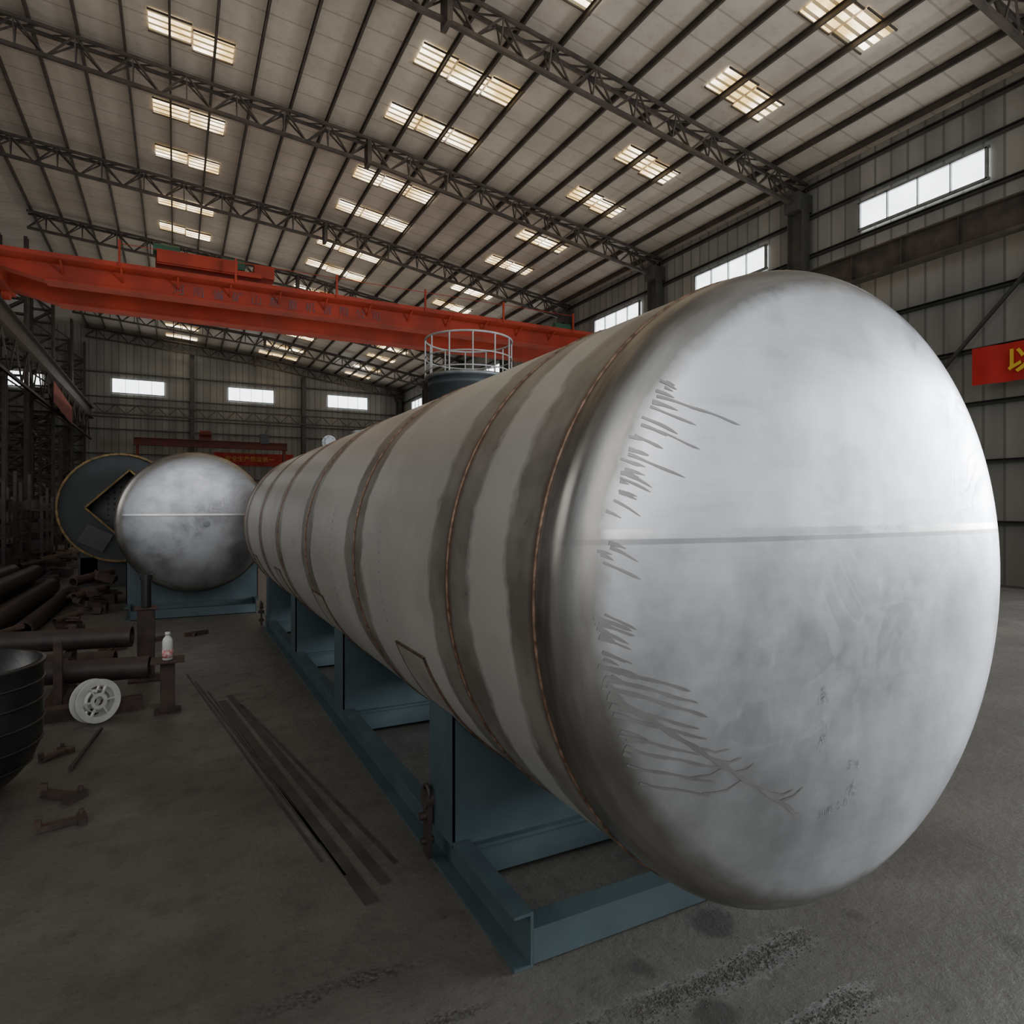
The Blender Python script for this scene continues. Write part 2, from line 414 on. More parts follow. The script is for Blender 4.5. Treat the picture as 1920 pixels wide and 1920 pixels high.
mb.obj('wall_end', M_wallx, origin=(0, 0, 0), kind='structure')

wn = [0]
def window(verts_c, d, frame_axis):
    wn[0] += 1
    mb = MB(); cx, cy, cz = verts_c
    mb.box(verts_c, d, mi=0)
    t = .06
    if frame_axis == 'Y':
        L = d[1]; h = d[2]; x = cx - .05
        for zz in (cz - h / 2, cz + h / 2): mb.box((x, cy, zz), (.08, L + .1, t), mi=1)
        for k in range(5): mb.box((x, cy - L / 2 + L * k / 4, cz), (.08, t * (.9 if k in (0, 4) else .4), h), mi=1)
    else:
        L = d[0]; h = d[2]; y = cy - .05
        for zz in (cz - h / 2, cz + h / 2): mb.box((cx, y, zz), (L + .1, .08, t), mi=1)
        for k in range(5): mb.box((cx - L / 2 + L * k / 4, y, cz), (t * (.9 if k in (0, 4) else .4), .08, h), mi=1)
    mb.obj('window_%d' % wn[0], [M_window, M_dull], kind='structure')
for k in range(7):
    window((XR - .03, 9.4 + 6.05 * k, 9.30), (.04, 3.0, .70), 'Y')
for x in (-2.2, 4.8, 11.7, -9.0):
    window((x, YE - .03, 9.68), (3.05, .04, .95), 'X')

TR = [0.2 + 6.2 * k for k in range(9)]
# skylights
for k in range(len(TR) - 1):
    for dy in (2.2, 4.8):
        y0 = TR[k] + dy
        if y0 < 6: continue
        for xc, w, n in ((.35, 1.9, 2), (6.5, 2.7, 3), (12.1, 1.9, 2)):
            wn[0] += 1
            mb = MB()
            pw = w / n
            for i in range(n):
                xa = xc - w / 2 + i * pw + .03; xb = xa + pw - .06
                jy = random.uniform(-.10, .10)
                ly = .39
                q = [(xa, y0 - ly + jy, roofz(xa) - .03), (xb, y0 - ly + jy, roofz(xb) - .03), (xb, y0 + ly + jy, roofz(xb) - .03), (xa, y0 + ly + jy, roofz(xa) - .03)]
                mb.add(q, [(0, 1, 2, 3)], 0)
                mb.beam((xa - .02, y0 - ly + jy, roofz(xa) - .045), (xb + .02, y0 - ly + jy, roofz(xb) - .045), .035, .035, 1)
                mb.beam((xa - .02, y0 + ly + jy, roofz(xa) - .045), (xb + .02, y0 + ly + jy, roofz(xb) - .045), .035, .035, 1)
            mb.obj('window_%d' % wn[0], [M_sky, M_purlin], kind='structure', origin=(xc, y0, roofz(xc) - .06))

# purlins
px = 15.55
while px > XLL + .5:
    mb = MB(); z = roofz(px) - .115
    mb.cchan((px, YB + .2, z), (px, YE - .1, z), .055, .16, .012, 1)
    mb.obj('purlin', M_purlin, label='brown steel C-section roof purlin', cat='roof purlin', group='roof purlins under the ceiling')
    px -= .98 if px > -5 else 1.8

# trusses
def truss(y):
    e = empty('roof_truss', ((XR + XL) / 2, y, 10.2), 'brown lattice steel roof truss with zigzag web', 'roof truss', 'roof trusses')
    xs = []; x = XR - .15
    while x > XL: xs.append(x); x -= .60
    mt, mbb, mw = MB(), MB(), MB()
    top = [(x, roofz(x) - .25) for x in xs]
    bot = [(x, roofz(x) - .25 - .60) for x in xs]
    def segs(m, line, yo, w, h):
        mid = min(line, key=lambda p: abs(p[0] - 5))
        pts = [line[0], mid, line[-1]]
        for a, b in zip(pts[:-1], pts[1:]): m.beam((a[0], y + yo, a[1]), (b[0], y + yo, b[1]), w, h)
    segs(mt, top, -.17, .065, .08); segs(mt, top, .17, .065, .08); segs(mbb, bot, 0, .10, .09)
    for i in range(len(xs) - 1):
        for yo in (-.17, .17):
            if i % 2 == 0: mw.beam((top[i][0], y + yo, top[i][1]), (bot[i + 1][0], y, bot[i + 1][1]), .04, .04)
            else: mw.beam((bot[i][0], y, bot[i][1]), (top[i + 1][0], y + yo, top[i + 1][1]), .04, .04)
            if i % 2 == 0: mw.beam((top[i][0], y + yo, top[i][1]), (bot[i][0], y, bot[i][1]), .032, .032)
        mw.beam((top[i][0], y - .17, top[i][1]), (top[i + 1][0], y + .17, top[i + 1][1]), .032, .032)
    mw.box((5.0, y, roofz(5) - .6), (.12, .4, .75))
    mt.obj('top_chord', M_steel_dark, e); mbb.obj('bottom_chord', M_steel_dark, e); mw.obj('web_lattice', M_steel_dark, e)
for y in TR[1:]: truss(y - (.45 if y > 49 else 0))

for y in TR[1:]:
    yy = min(y, 49.6)
    mb = MB()
    mb.ibeam((XR - .32, yy, 0), (XR - .32, yy, 10.3), .30, .5, .025)
    mb.box((XR - .32, yy, 10.25), (.62, .45, .5)); mb.box((XR - .32, yy, .02), (.6, .4, .04))
    mb.box((XR - .72, yy, 7.15), (.5, .2, .25))
    mb.obj('wall_column', M_greycol, label='grey painted steel wall column', cat='column', group='side wall columns')
for x in (1.0, 8.4):
    mb = MB(); mb.ibeam((x, YE - .3, 0), (x, YE - .3, roofz(x) - .9), .28, .4, .025); mb.box((x, YE - .3, .02), (.4, .5, .04))
    mb.obj('wall_column', M_greycol, label='grey steel column against the end wall', cat='column', group='end wall columns')
for z in (1.35, 2.7, 4.0, 5.2, 6.5, 8.75, 9.85, 10.7):
    mb = MB(); mb.cchan((XR - .11, 3, z), (XR - .11, YE - .2, z), .12, .09, .012)
    mb.obj('wall_girt', M_greycol, label='horizontal grey steel wall girt', cat='wall girt', group='side wall girts')
for z in (2.0, 3.6, 5.2, 6.8, 7.6, 8.9, 10.5):
    mb = MB(); mb.cchan((XLL + .2, YE - .11, z), (XR - .2, YE - .11, z), .12, .08, .012)
    mb.obj('wall_girt', M_greycol, label='horizontal grey steel girt on end wall', cat='wall girt', group='end wall girts')
mb = MB()
for z in (7.75, 8.35): mb.beam((XL + .8, YE - .62, z), (XR - 1.4, YE - .62, z), .1, .1)
x = XL + .8; k = 0
while x < XR - 2.0:
    za, zb = (7.75, 8.35) if k % 2 else (8.35, 7.75)
    mb.beam((x, YE - .62, za), (x + .6, YE - .62, zb), .05, .05); x += .6; k += 1
mb.obj('wind_truss', M_greycol, label='horizontal lattice wind truss along end wall', cat='truss')
for (ya, za, yb, zb) in ((6.7, 7.0, 12.3, 1.2), (19.1, 1.2, 24.4, 6.8)):
    mb = MB(); mb.beam((XR - .22, ya, za), (XR - .22, yb, zb), .07, .07)
    mb.obj('diagonal_brace', M_greycol, label='diagonal steel wall brace', cat='brace', group='diagonal wall braces')
mb = MB(); mb.ibeam((XR - .95, YB, 7.62), (XR - .95, YE - .9, 7.62), .32, .68, .03)
y = YB + .8
while y < YE - 1: mb.box((XR - .95, y, 7.62), (.28, .015, .62)); y += 1.24
mb.box((XR - .95, (YE + YB) / 2, 7.99), (.08, YE - YB - 1.2, .05))
mb.obj('crane_runway_girder', M_steel_dark, label='dark steel crane runway beam along side wall', cat='crane runway')
XG = XL + .72
mb = MB(); mb.ibeam((XG, YB, 7.62), (XG, YE - 1.2, 7.62), .32, .68, .03)
mb.box((XG, (YE + YB) / 2, 7.99), (.08, YE - YB - 2.6, .05))
mb.beam((XG, YB, 6.0), (XG, YE - 1.2, 6.0), .1, .1)
y = YB
while y < YE - 3.2:
    mb.beam((XG, y, 6.0), (XG, y + 1.0, 7.3), .05, .05); mb.beam((XG, y + 1, 7.3), (XG, y + 2.0, 6.0), .05, .05); y += 2
mb.obj('crane_runway_girder', M_steel_dark, label='dark steel lattice crane runway on lattice columns', cat='crane runway')
def lattice_col(x, y, h):
    mb = MB()
    for dx in (-.42, .42):
        for dy in (-.13, .13): mb.beam((x + dx, y + dy, 0), (x + dx, y + dy, h), .11, .11)
    z = .2; k = 0
    while z < h - .7:
        for dy in (-.13, .13):
            s = 1 if k % 2 else -1
            mb.beam((x - .42 * s, y + dy, z), (x + .42 * s, y + dy, z + .6), .06, .06)
            mb.beam((x - .42, y + dy, z), (x + .42, y + dy, z), .05, .05)
        z += .6; k += 1
    mb.box((x, y, .03), (1.2, .5, .06)); mb.box((x, y, min(7.2, h - .1)), (1.05, .4, .16))
    mb.obj('lattice_column', M_steel_dark, label='dark laced steel lattice column', cat='column', group='lattice columns between bays')
for y in TR[4:]: lattice_col(XL - .1, min(y, 49.3), 12.2)
for (x, y, h) in ((-7.6, 33, 6.6), (-8.4, 36.5, 7.0), (-7.2, 40, 6.0), (-9.2, 44, 7), (-6.7, 28.5, 5.5), (-5.9, 34, 5), (-7.2, 30, 7), (-7.0, 46.5, 7), (-6.4, 41.5, 6.5), (-5.6, 27.6, 6.5), (-5.7, 40.3, 5.5)):
    lattice_col(x, y, h)

# ------------------------------------------------------------------ overhead crane
cr = empty('overhead_crane', (5, 23, 7.9), 'orange-red double girder overhead travelling crane', 'crane')
def girder(y, top):
    mb = MB(); x0, x1 = -4.5, 14.9
    prof = [(x0, 8.25), (x0 + 1.3, 7.95), (x1 - 1.3, 7.95), (x1, 8.25), (x1, top), (x0, top)]
    vs = [(x, y - .22, z) for x, z in prof] + [(x, y + .22, z) for x, z in prof]
    n = 6
    mb.add(vs, [tuple(range(n)), tuple(range(2 * n - 1, n - 1, -1))] + [(i, n + i, n + (i + 1) % n, (i + 1) % n) for i in range(n)])
    mb.box(((x0 + x1) / 2, y, top + .02), (x1 - x0, .6, .05)); mb.box(((x0 + x1) / 2, y, 7.94), (x1 - x0 - 2.6, .58, .04))
    return mb.obj('girder', M_crane, cr)
girder(21.95, 8.62); girder(24.3, 8.75)
mb = MB(); mb.box((5.2, 21.4, 8.42), (19.0, .5, .04)); mb.box((5.2, 21.15, 8.47), (19.0, .03, .12))
for i in range(14): mb.beam((-4.2 + i * 1.42, 21.2, 8.4), (-4.2 + i * 1.42, 21.75, 8.15), .05, .05)
mb.obj('walkway', M_crane, cr)
mb = MB()
for i in range(6): mb.beam((-1.4 + i * 3.0, 21.12, 8.42), (-1.4 + i * 3.0, 21.12, 9.15), .06, .06)
mb.cyl((-1.4, 21.12, 9.05), (13.6, 21.12, 9.05), .010, 6)
mb.obj('railing', M_crane, cr)
for x in (-4.6, 15.05):
    mb = MB(); mb.box((x, 23.1, 8.45), (.36, 4.0, .45))
    for yy in (21.5, 24.7): mb.cyl((x - .1, yy, 8.22), (x + .1, yy, 8.22), .2, 20)
    mb.box((x, 21.0, 8.35), (.25, .25, .25)); mb.obj('end_carriage', M_crane, cr, bevel=.01)
mb = MB(); mb.box((.95, 23.1, 8.95), (2.9, 2.7, .16)); mb.box((.6, 21.75, 9.1), (2.2, .1, .38)); mb.cyl((.2, 23.3, 9.25), (1.7, 23.3, 9.25), .28, 20)
mb.box((2.5, 22.2, 9.15), (.6, .6, .4)); mb.box((-.2, 22.6, 9.2), (.7, .5, .4))
tro = mb.obj('trolley', M_crane, cr, bevel=.01)
mb = MB(); mb.cyl((-.6, 22.1, 9.4), (.1, 22.1, 9.4), .17, 16)
mb.obj('motor', M_green, tro, label='green hoist motor')
mb = MB(); mb.box((1.6, 22.4, 9.35), (.7, .4, .3)); mb.obj('gearbox', M_green, tro, label='green gearbox', bevel=.02)
mb = MB(); mb.cyl((12.9, 21.4, 8.62), (13.6, 21.4, 8.62), .16, 14); mb.obj('motor', M_green, cr, label='green travel motor')
text('lettering', '河南省矿山起重机有限公司', .34, (-.1, 21.715, 8.05), (pi / 2, 0, 0), M_text_b, cr, space=2.2)

g = empty('gantry_crane', (2, 44, 0), 'dark red light gantry crane near end wall', 'crane')
mb = MB(); mb.ibeam((-2.2, 44, 5.55), (6.4, 44, 5.55), .3, .45, .04); mb.obj('beam', M_crane_d, g)
for x in (-2.0, 6.2):
    mb = MB(); mb.beam((x, 43.0, .15), (x, 44, 5.3), .16, .16); mb.beam((x, 45.0, .15), (x, 44, 5.3), .16, .16); mb.box((x, 44, .12), (.25, 2.6, .24)); mb.obj('leg', M_crane_d, g)
mb = MB(); mb.box((1.6, 44, 5.9), (.7, .5, .4)); mb.cyl((1.3, 43.8, 6.15), (1.9, 43.8, 6.15), .2, 14); mb.obj('hoist', M_crane_d, g)
mb = MB(); mb.box((5.0, 44, 6.0), (.5, .4, .6)); mb.beam((5.0, 44, 6.2), (5.35, 44, 7.0), .08, .08)
mb.obj('hoist', M_black, g)

def banner(name, c, L, h, face, body, size, label, off, mr=M_red, mt=M_text_y):
    mb = MB(); N = 40
    vs = []; fs = []
    for i in range(N + 1):
        t = i / N - .5; w = .03 * math.sin(i * 1.1) + .015 * math.sin(i * 2.3)
        for s in (-.5, .5):
            sag = -.04 * (1 - (2 * t) ** 2) * 1
            if face == 'X': vs.append((c[0] + w, c[1] + t * L, c[2] + s * h + sag))
            else: vs.append((c[0] + t * L, c[1] + w, c[2] + s * h + sag))
    for i in range(N): fs.append((2 * i, 2 * i + 1, 2 * i + 3, 2 * i + 2))
    mb.add(vs, fs, 0, True)
    o = mb.obj(name, mr, label=label, cat='banner')
    if face == 'X': text('lettering', body, size, (c[0] - .05, c[1] + L / 2 - off, c[2] - size * .36), (pi / 2, 0, -pi / 2), mt, o, bold=.012)
    else: text('lettering', body, size, (c[0] - L / 2 + off, c[1] - .05, c[2] - size * .36), (pi / 2, 0, 0), mt, o, bold=.004)
    return o
banner('banner', (XR - .65, 4.9, 4.72), 6.0, .80, 'X', '以质量求生存', .55, 'red cloth slogan banner with yellow characters', .66)
banner('banner', (4.9, YE - 1.3, 5.02), 5.2, .85, 'Y', '安全生产质量第一', .40, 'long red slogan banner hung across end wall', .7, M_red2, M_text_y2)
mb = MB()
mb.add([(-4.55, 33.0, 7.0), (-4.55, 38.5, 6.6), (-4.55, 38.5, 5.75), (-4.55, 33.0, 6.1)], [(0, 1, 2, 3)])
o = mb.obj('banner', simple('faded_red_cloth', (.30, .05, .03), (.18, .03, .02), 3, .7), label='faded red banner tied between lattice columns', cat='banner')

# ------------------------------------------------------------------ main tank
NP = 3.1
def prof_head(R, b, n=NP, K=40):
    out = []
    for k in range(K + 1):
        t = (pi / 2) * k / K
        out.append((R * max(math.cos(t), 0) ** (2 / n), b * math.sin(t) ** (2 / n)))
    out[-1] = (.0005, b)
    return out
def surf(R, b, r, n=NP):
    q = max(0, 1 - min(r / R, 1) ** n); return b * q ** (1 / n)

def tank(X, Z, R, Y0, Y1, welds, b, seam, label, streaks=None, dull=1.0):
    e = empty('storage_tank', (X, (Y0 + Y1) / 2, Z - R), label, 'tank')
    mb = MB()
    ys = [Y0] + [w for w in welds if Y0 < w < Y1] + [Y1]
    pr = []
    for a, c in zip(ys[:-1], ys[1:]):
        for k in range(5): pr.append((R, a + (c - a) * k / 5))
    pr.append((R, Y1))
    mb.lathe(pr, (X, 0, Z), 'Y', 160)
    mb.obj('shell', mk_shell('shell_steel', welds), e, origin=(X, 0, Z))
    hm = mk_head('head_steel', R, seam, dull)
    for sgn, yy in ((-1, Y0), (1, Y1)):
        mb = MB()
        pr = [(R, 0), (R, .02), (R, .04)] + [(r, .04 + h) for r, h in prof_head(R, b)][1:]
        mb.lathe([(r, yy + sgn * h) for r, h in pr], (X, 0, Z), 'Y', 160)
        if sgn < 0 and streaks:
            for pts, w in streaks:
                P = []
                for (a, c) in zip(pts[:-1], pts[1:]):
                    L = math.hypot(c[0] - a[0], c[1] - a[1]); k = max(2, int(L / .008))
                    for i in range(k): P.append((a[0] + (c[0] - a[0]) * i / k, a[1] + (c[1] - a[1]) * i / k))
                P.append(pts[-1])
                vs = []; N = len(P)
                ph = random.random() * 9
                for i, p in enumerate(P):
                    q = P[min(i + 1, N - 1)]; o_ = P[max(i - 1, 0)]
                    dx, dz = q[0] - o_[0], q[1] - o_[1]; L = math.hypot(dx, dz) or 1
                    nx, nz = -dz / L, dx / L
                    tip = min(1.0, (N - 1 - i) / 2.5 + .25)
                    ww = w * .8 * (1.15 - .4 * i / N) * (1 + .22 * math.sin(i * .5 + ph)) * tip
                    jit = .0012 * math.sin(i * .35 + ph)
                    for s in (-1, 1):
                        ax = p[0] + nx * (s * ww / 2 + jit); az = p[1] + nz * (s * ww / 2 + jit)
                        rr = math.hypot(ax, az)
                        if rr > R * .985: ax *= R * .985 / rr; az *= R * .985 / rr; rr = R * .985
                        vs.append((X + ax, yy - .04 - surf(R, b, rr) - .0015, Z + az))
                mb.add(vs, [(2 * i, 2 * i + 1, 2 * i + 3, 2 * i + 2) for i in range(N - 1)], 1, True)
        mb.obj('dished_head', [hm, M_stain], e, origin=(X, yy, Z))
    for wy in welds:
        m2 = MB(); m2.ring((X, wy, Z), R + .001, .005, 'Y', 160, 6); m2.obj('weld_seam', M_weldb, e, label='rusty circumferential weld bead')
    return e

TX, TZ, TRD = 1.905, 1.437, 1.042
HB = .195
Y0 = 1.535
streaks = []
rnd = random.Random(3)
def rimx(z, r=.95): return -math.sqrt((r * TRD) ** 2 - z * z)
RS = .905
for i in range(54):
    z = rnd.choice([rnd.uniform(.35, .62), rnd.uniform(.05, .35), rnd.uniform(-.2, .0), rnd.uniform(-.42, -.15)])
    x0 = rimx(z, rnd.uniform(.89, .92)); L = rnd.choice([.03, .04, .05, .06, .09]) * rnd.uniform(.7, 1.2)
    sl = rnd.uniform(-.25, -.6)
    streaks.append(([(x0, z), (x0 + L * .5, z + L * .5 * sl * .9), (x0 + L, z + L * sl)], rnd.uniform(.006, .012)))
for (za, L, sl, w) in ((.56, .26, -.26, .008), (.53, .13, -.36, .008), (.48, .17, -.36, .007), (.40, .16, -.38, .009), (.34, .08, -.5, .008), (.28, .07, -.6, .007),
                       (-.02, .08, -.45, .008), (-.07, .08, -.45, .008), (-.11, .08, -.4, .008),
                       (-.15, .25, -.32, .011), (-.175, .27, -.34, .011), (-.20, .30, -.36, .012), (-.25, .26, -.34, .011), (-.275, .28, -.34, .011),
                       (-.33, .24, -.34, .009), (-.37, .30, -.30, .009), (-.42, .26, -.30, .008), (-.47, .22, -.28, .007)):
    x0 = rimx(za, RS)
    streaks.append(([(x0, za), (x0 + L * .5, za + L * .5 * sl * .97), (x0 + L, za + L * sl)], w))
x0 = rimx(-.22, RS)
def LS(t): return (x0 + .64 * t, -.22 - .42 * t)
streaks.append(([LS(0), LS(.5), LS(1)], .016))
for t, dx, dz, w in ((.5, .10, -.01, .008), (.62, .07, .02, .007), (.82, .10, -.005, .008), (.9, .09, .03, .008), (.4, .12, -.02, .007), (.95, .05, -.03, .014)):
    a = LS(t); streaks.append(([a, (a[0] + dx * .6, a[1] + dz * .6 - .01), (a[0] + dx, a[1] + dz)], w))
for z, xo in ((-.42, .16), (-.46, .20)):
    a = (rimx(z, RS) + xo, z - xo * .31); streaks.append(([a, (a[0] + .08, a[1] - .005), (a[0] + .14, a[1] + .02)], .006))
WEL = [Y0, 2.17, 3.55, 5.03, 6.52, 8.02, 9.55]
T1 = tank(TX, TZ, TRD, Y0, 9.95, WEL + [9.95], HB, .192, 'large horizontal stainless steel storage tank on teal skid', streaks)
def onhead(v):
    r = math.hypot(v.x - TX, v.z - TZ); return Vector((v.x, Y0 - .04 - surf(TRD, HB, r) - .0015, v.z))
M_ink2 = simple('faint_grey_pencil', (.16, .16, .17), (.36, .36, .37), 60, .5, .0, bmp=0)
text('lettering', '5°4', .042, (1.85, 1.1, .885), (pi / 2, .15, 0), M_ink2, T1, 0, onhead, bold=-.0006)
text('lettering', '304S 5-8', .038, (1.73, 1.1, .75), (pi / 2, -.12, 0), M_ink2, T1, 0, onhead, bold=-.0006)
sr = random.Random(9)
for (x, z, w, h) in ((1.735, 1.0, .042, .055), (1.735, 1.13, .035, .045), (1.88, .815, .038, .06)):
    mb = MB()
    for k in range(34):
        cx = x + sr.gauss(0, .28) * w; cz = z + sr.gauss(0, .28) * h; L = sr.uniform(.005, .014); t = sr.uniform(.0008, .0018)
        vs = [onhead(Vector((cx - t, 0, cz - L / 2))), onhead(Vector((cx + t, 0, cz - L / 2))), onhead(Vector((cx + t, 0, cz + L / 2))), onhead(Vector((cx - t, 0, cz + L / 2)))]
        vs = [v - Vector((0, .0003 * (k % 3), 0)) for v in vs]
        mb.add(vs, [(0, 1, 2, 3)])
    o = mb.obj('inspection_stamp', M_stamp, T1, label='smudged grey stamp mark')
    o['kind'] = 'stuff'
SAD = [2.83, 4.96, 7.1, 9.2]
def arcpatch(mb, X, Z, R, ya, yb, a0, a1, t, mi=0, n=16):
    vs = []
    for i in range(n + 1):
        a = a0 + (a1 - a0) * i / n
        for y in (ya, yb):
            for r in (R, R + t): vs.append((X + r * math.cos(a), y, Z + r * math.sin(a)))
    fs = []
    for i in range(n):
        o = 4 * i; fs += [(o + 1, o + 3, o + 7, o + 5), (o, o + 1, o + 5, o + 4), (o + 3, o + 2, o + 6, o + 7)]
    fs += [(0, 1, 3, 2), (4 * n, 4 * n + 1, 4 * n + 3, 4 * n + 2)]
    mb.add(vs, fs, mi)
M_pad = simple('pad_plate_steel', (.38, .355, .315), (.30, .275, .245), 4, .45, .15)
for y in SAD:
    ya, yb = y - .23, y + .15
    mb = MB(); arcpatch(mb, TX, TZ, TRD, ya, yb, math.radians(201), math.radians(339), .008, 0, 60)
    for yy in (ya, yb):
        arcpatch(mb, TX, TZ, TRD + .001, yy - .004, yy + .004, math.radians(201), math.radians(339), .009, 1, 60)
    for a in (201, 339):
        arcpatch(mb, TX, TZ, TRD + .001, ya - .004, yb + .004, math.radians(a - .25), math.radians(a + .25), .009, 1, 2)
    mb.obj('wear_pad', [M_pad, M_weld], T1, label='steel pad plate with rusty weld outline')
mb = MB()
for (yy, a0, a1) in ((3.05, 172, 196), (4.15, 165, 200), (2.0, 168, 185)):
    a = a0
    while a < a1:
        arcpatch(mb, TX, TZ, TRD + .0005, yy - .002, yy + .002, math.radians(a), math.radians(a + .7), .0012, 0, 2); a += 2.6
o = mb.obj('marking', M_ink, T1, label='dashed dark layout marks'); o['kind'] = 'stuff'
mb = MB(); zt = TZ + TRD
mb.cyl((TX, 9.4, zt - .05), (TX, 9.4, zt + .12), .06, 20); mb.cyl((TX, 9.45, zt + .12), (TX, 9.25, zt + .12), .06, 20)
mb.cyl((TX, 9.25, zt + .12), (TX, 9.22, zt + .12), .10, 28); mb.cyl((TX, 9.215, zt + .12), (TX, 9.20, zt + .12), .06, 20)
for k in range(8): mb.cyl((TX + .08 * math.cos(k * pi / 4), 9.2, zt + .12 + .08 * math.sin(k * pi / 4)), (TX + .08 * math.cos(k * pi / 4), 9.26, zt + .12 + .08 * math.sin(k * pi / 4)), .01, 6)
mb.obj('nozzle', M_dull, T1, label='elbow nozzle with bolted flange')
mb = MB(); mb.cyl((TX, 7.3, zt - .05), (TX, 7.3, zt + .05), .09, 20); mb.cyl((TX, 7.3, zt + .05), (TX, 7.3, zt + .075), .14, 24); mb.obj('nozzle', M_dull, T1, label='short flanged top nozzle')

def skid(X, R, Z, ya, yb, sads, hw, hgt, label):
    e = empty('skid_frame', (X, (ya + yb) / 2, 0), label, 'skid')
    for s in (-1, 1):
        mb = MB(); mb.cchan((X + s * (hw - .04), ya, hgt / 2), (X + s * (hw - .04), yb, hgt / 2), .08, hgt, .012, -s)
        mb.obj('rail', M_teal, e)
    ch = .13
    for y in [ya + .05] + list(sads) + [yb - .05]:
        mb = MB()
        w = .10 if (y < sads[0] - .2 or y > sads[-1] + .2) else .36
        if w < .2:
            mb.cchan((X - hw + .075, y, ch / 2 + .01), (X + hw - .075, y, ch / 2 + .01), w, ch, .012, 1)
        else:
            mb.box((X, y, hgt - .03), (2 * hw - .15, w, .016)); mb.box((X, y - w / 2 + .02, hgt / 2), (2 * hw - .15, .014, hgt - .07)); mb.box((X, y + w / 2 - .02, hgt / 2), (2 * hw - .15, .014, hgt - .07))
        mb.obj('cross_member', M_teal, e)
    for y in sads:
        mb = MB(); zb = hgt
        Rr = R + .010; n = 40; W = hw
        for yy in (y - .145, y + .13):
            top = []; bot = []
            for i in range(n + 1):
                x = -W + 2 * W * i / n; z = Z - math.sqrt(max(Rr * Rr - x * x, 0)); top.append((x, z)); bot.append((x, zb - .022))
            vs = [(X + x, yy, z) for x, z in bot + top] + [(X + x, yy + .014, z) for x, z in bot + top]; m = 2 * (n + 1)
            fs = []
            for i in range(n):
                fs += [(i, i + 1, n + 2 + i, n + 1 + i), (m + i, m + n + 1 + i, m + n + 2 + i, m + i + 1), (n + 1 + i, n + 2 + i, m + n + 2 + i, m + n + 1 + i), (i, m + i, m + i + 1, i + 1)]
            mb.add(vs, fs)
        zt = Z - math.sqrt(Rr * Rr - W * W)
        for s in (-1, 1):
            mb.box((X + s * (W - .006), y, (zb + zt) / 2 - .01), (.014, .29, zt - zb + .02))
            mb.box((X + s * W * .45, y, (zb + Z - math.sqrt(Rr * Rr - (.45 * W) ** 2)) / 2), (.012, .26, Z - math.sqrt(Rr * Rr - (.45 * W) ** 2) - zb - .01))
        mb.obj('saddle', M_teal, e)
    return e
HW = .812
SK = skid(TX, TRD, TZ, 2.09, 10.05, SAD, HW, .204, 'teal painted channel steel skid frame with saddles')
for y in (2.95, 9.75):
    mb = MB(); xx = TX - HW - .02
    mb.box((xx, y, .16), (.022, .075, .26)); mb.cyl((xx - .02, y, .30), (xx + .02, y, .30), .045, 18)
    mb.ring((xx - .005, y, .33), .036, .010, 'Y', 18, 8, rot=Matrix.Rotation(pi / 2, 3, 'Z')); mb.cyl((xx - .04, y, .22), (xx + .03, y, .22), .02, 8); mb.cyl((xx - .035, y, .10), (xx + .03, y, .10), .016, 8)
    mb.obj('lifting_lug', M_darkrust, SK, label='dark bolted lifting lug')

# ------------------------------------------------------------------ second tank
T2 = tank(.27, 1.46, 1.075, 11.2, 14.0, [11.2, 12.6, 14.0], .22, .12, 'mottled matte stainless steel tank on teal skid', dull=.60)
mb = MB(); mb.cyl((.42, 10.97, 1.44), (.42, 10.90, 1.44), .03, 20); mb.cyl((.42, 10.91, 1.44), (.42, 10.89, 1.44), .045, 24, 0); mb.obj('nozzle', M_dull, T2, label='small pipe coupling')
skid(.27, 1.075, 1.46, 11.15, 14.1, [11.75, 13.4], .95, .2, 'teal painted skid frame under the second tank')

# third vessel
e = empty('open_vessel', (-1.05, 16.8, .3), 'dark vessel with dull yellow rim and diamond opening', 'vessel')
VX, VY, VZ, VR = -1.0, 15.6, 1.68, 1.09
mb = MB(); mb.lathe([(VR, VY), (VR, VY + 2.6), (VR * .7, VY + 2.9), (.001, VY + 3.0)], (VX, 0, VZ), 'Y', 72); mb.obj('shell', M_darkteal, e)
mb = MB(); mb.tube((VX, VY - .06, VZ), (VX, VY + .03, VZ), VR + .03, VR - .01, 72)
for k in range(40): a = 2 * pi * k / 40; mb.cyl((VX + (VR + .01) * math.cos(a), VY - .09, VZ + (VR + .01) * math.sin(a)), (VX + (VR + .01) * math.cos(a), VY - .05, VZ + (VR + .01) * math.sin(a)), .02, 8)
mb.obj('rim_flange', M_yellow, e, label='yellow painted bolted rim flange')
mb = MB(); S = .78; cxv = VX + .15
n = 72
outer = [(VX + VR * math.cos(2 * pi * i / n), VZ + VR * math.sin(2 * pi * i / n)) for i in range(n)]
inner = []
for i in range(n):
    a = 2 * pi * i / n; c, s = math.cos(a), math.sin(a); rr = S / (abs(c) + abs(s)); inner.append((cxv + rr * c, VZ + rr * s))
vs = [(x, VY, z) for x, z in outer + inner]
mb.add(vs, [(i, (i + 1) % n, n + (i + 1) % n, n + i) for i in range(n)]); mb.obj('end_plate', M_endp, e)
mb = MB(); cs = [(cxv + S, VZ), (cxv, VZ + S), (cxv - S, VZ), (cxv, VZ - S)]
for a, b2 in zip(cs, cs[1:] + cs[:1]): mb.beam((a[0], VY - .02, a[1]), (b2[0], VY - .02, b2[1]), .05, .035)
mb.obj('opening_frame', M_yellow, e, label='yellow diamond opening frame')
mb = MB()
mb.box((VX + .1, VY + .9, VZ), (1.4, .02, 1.4))
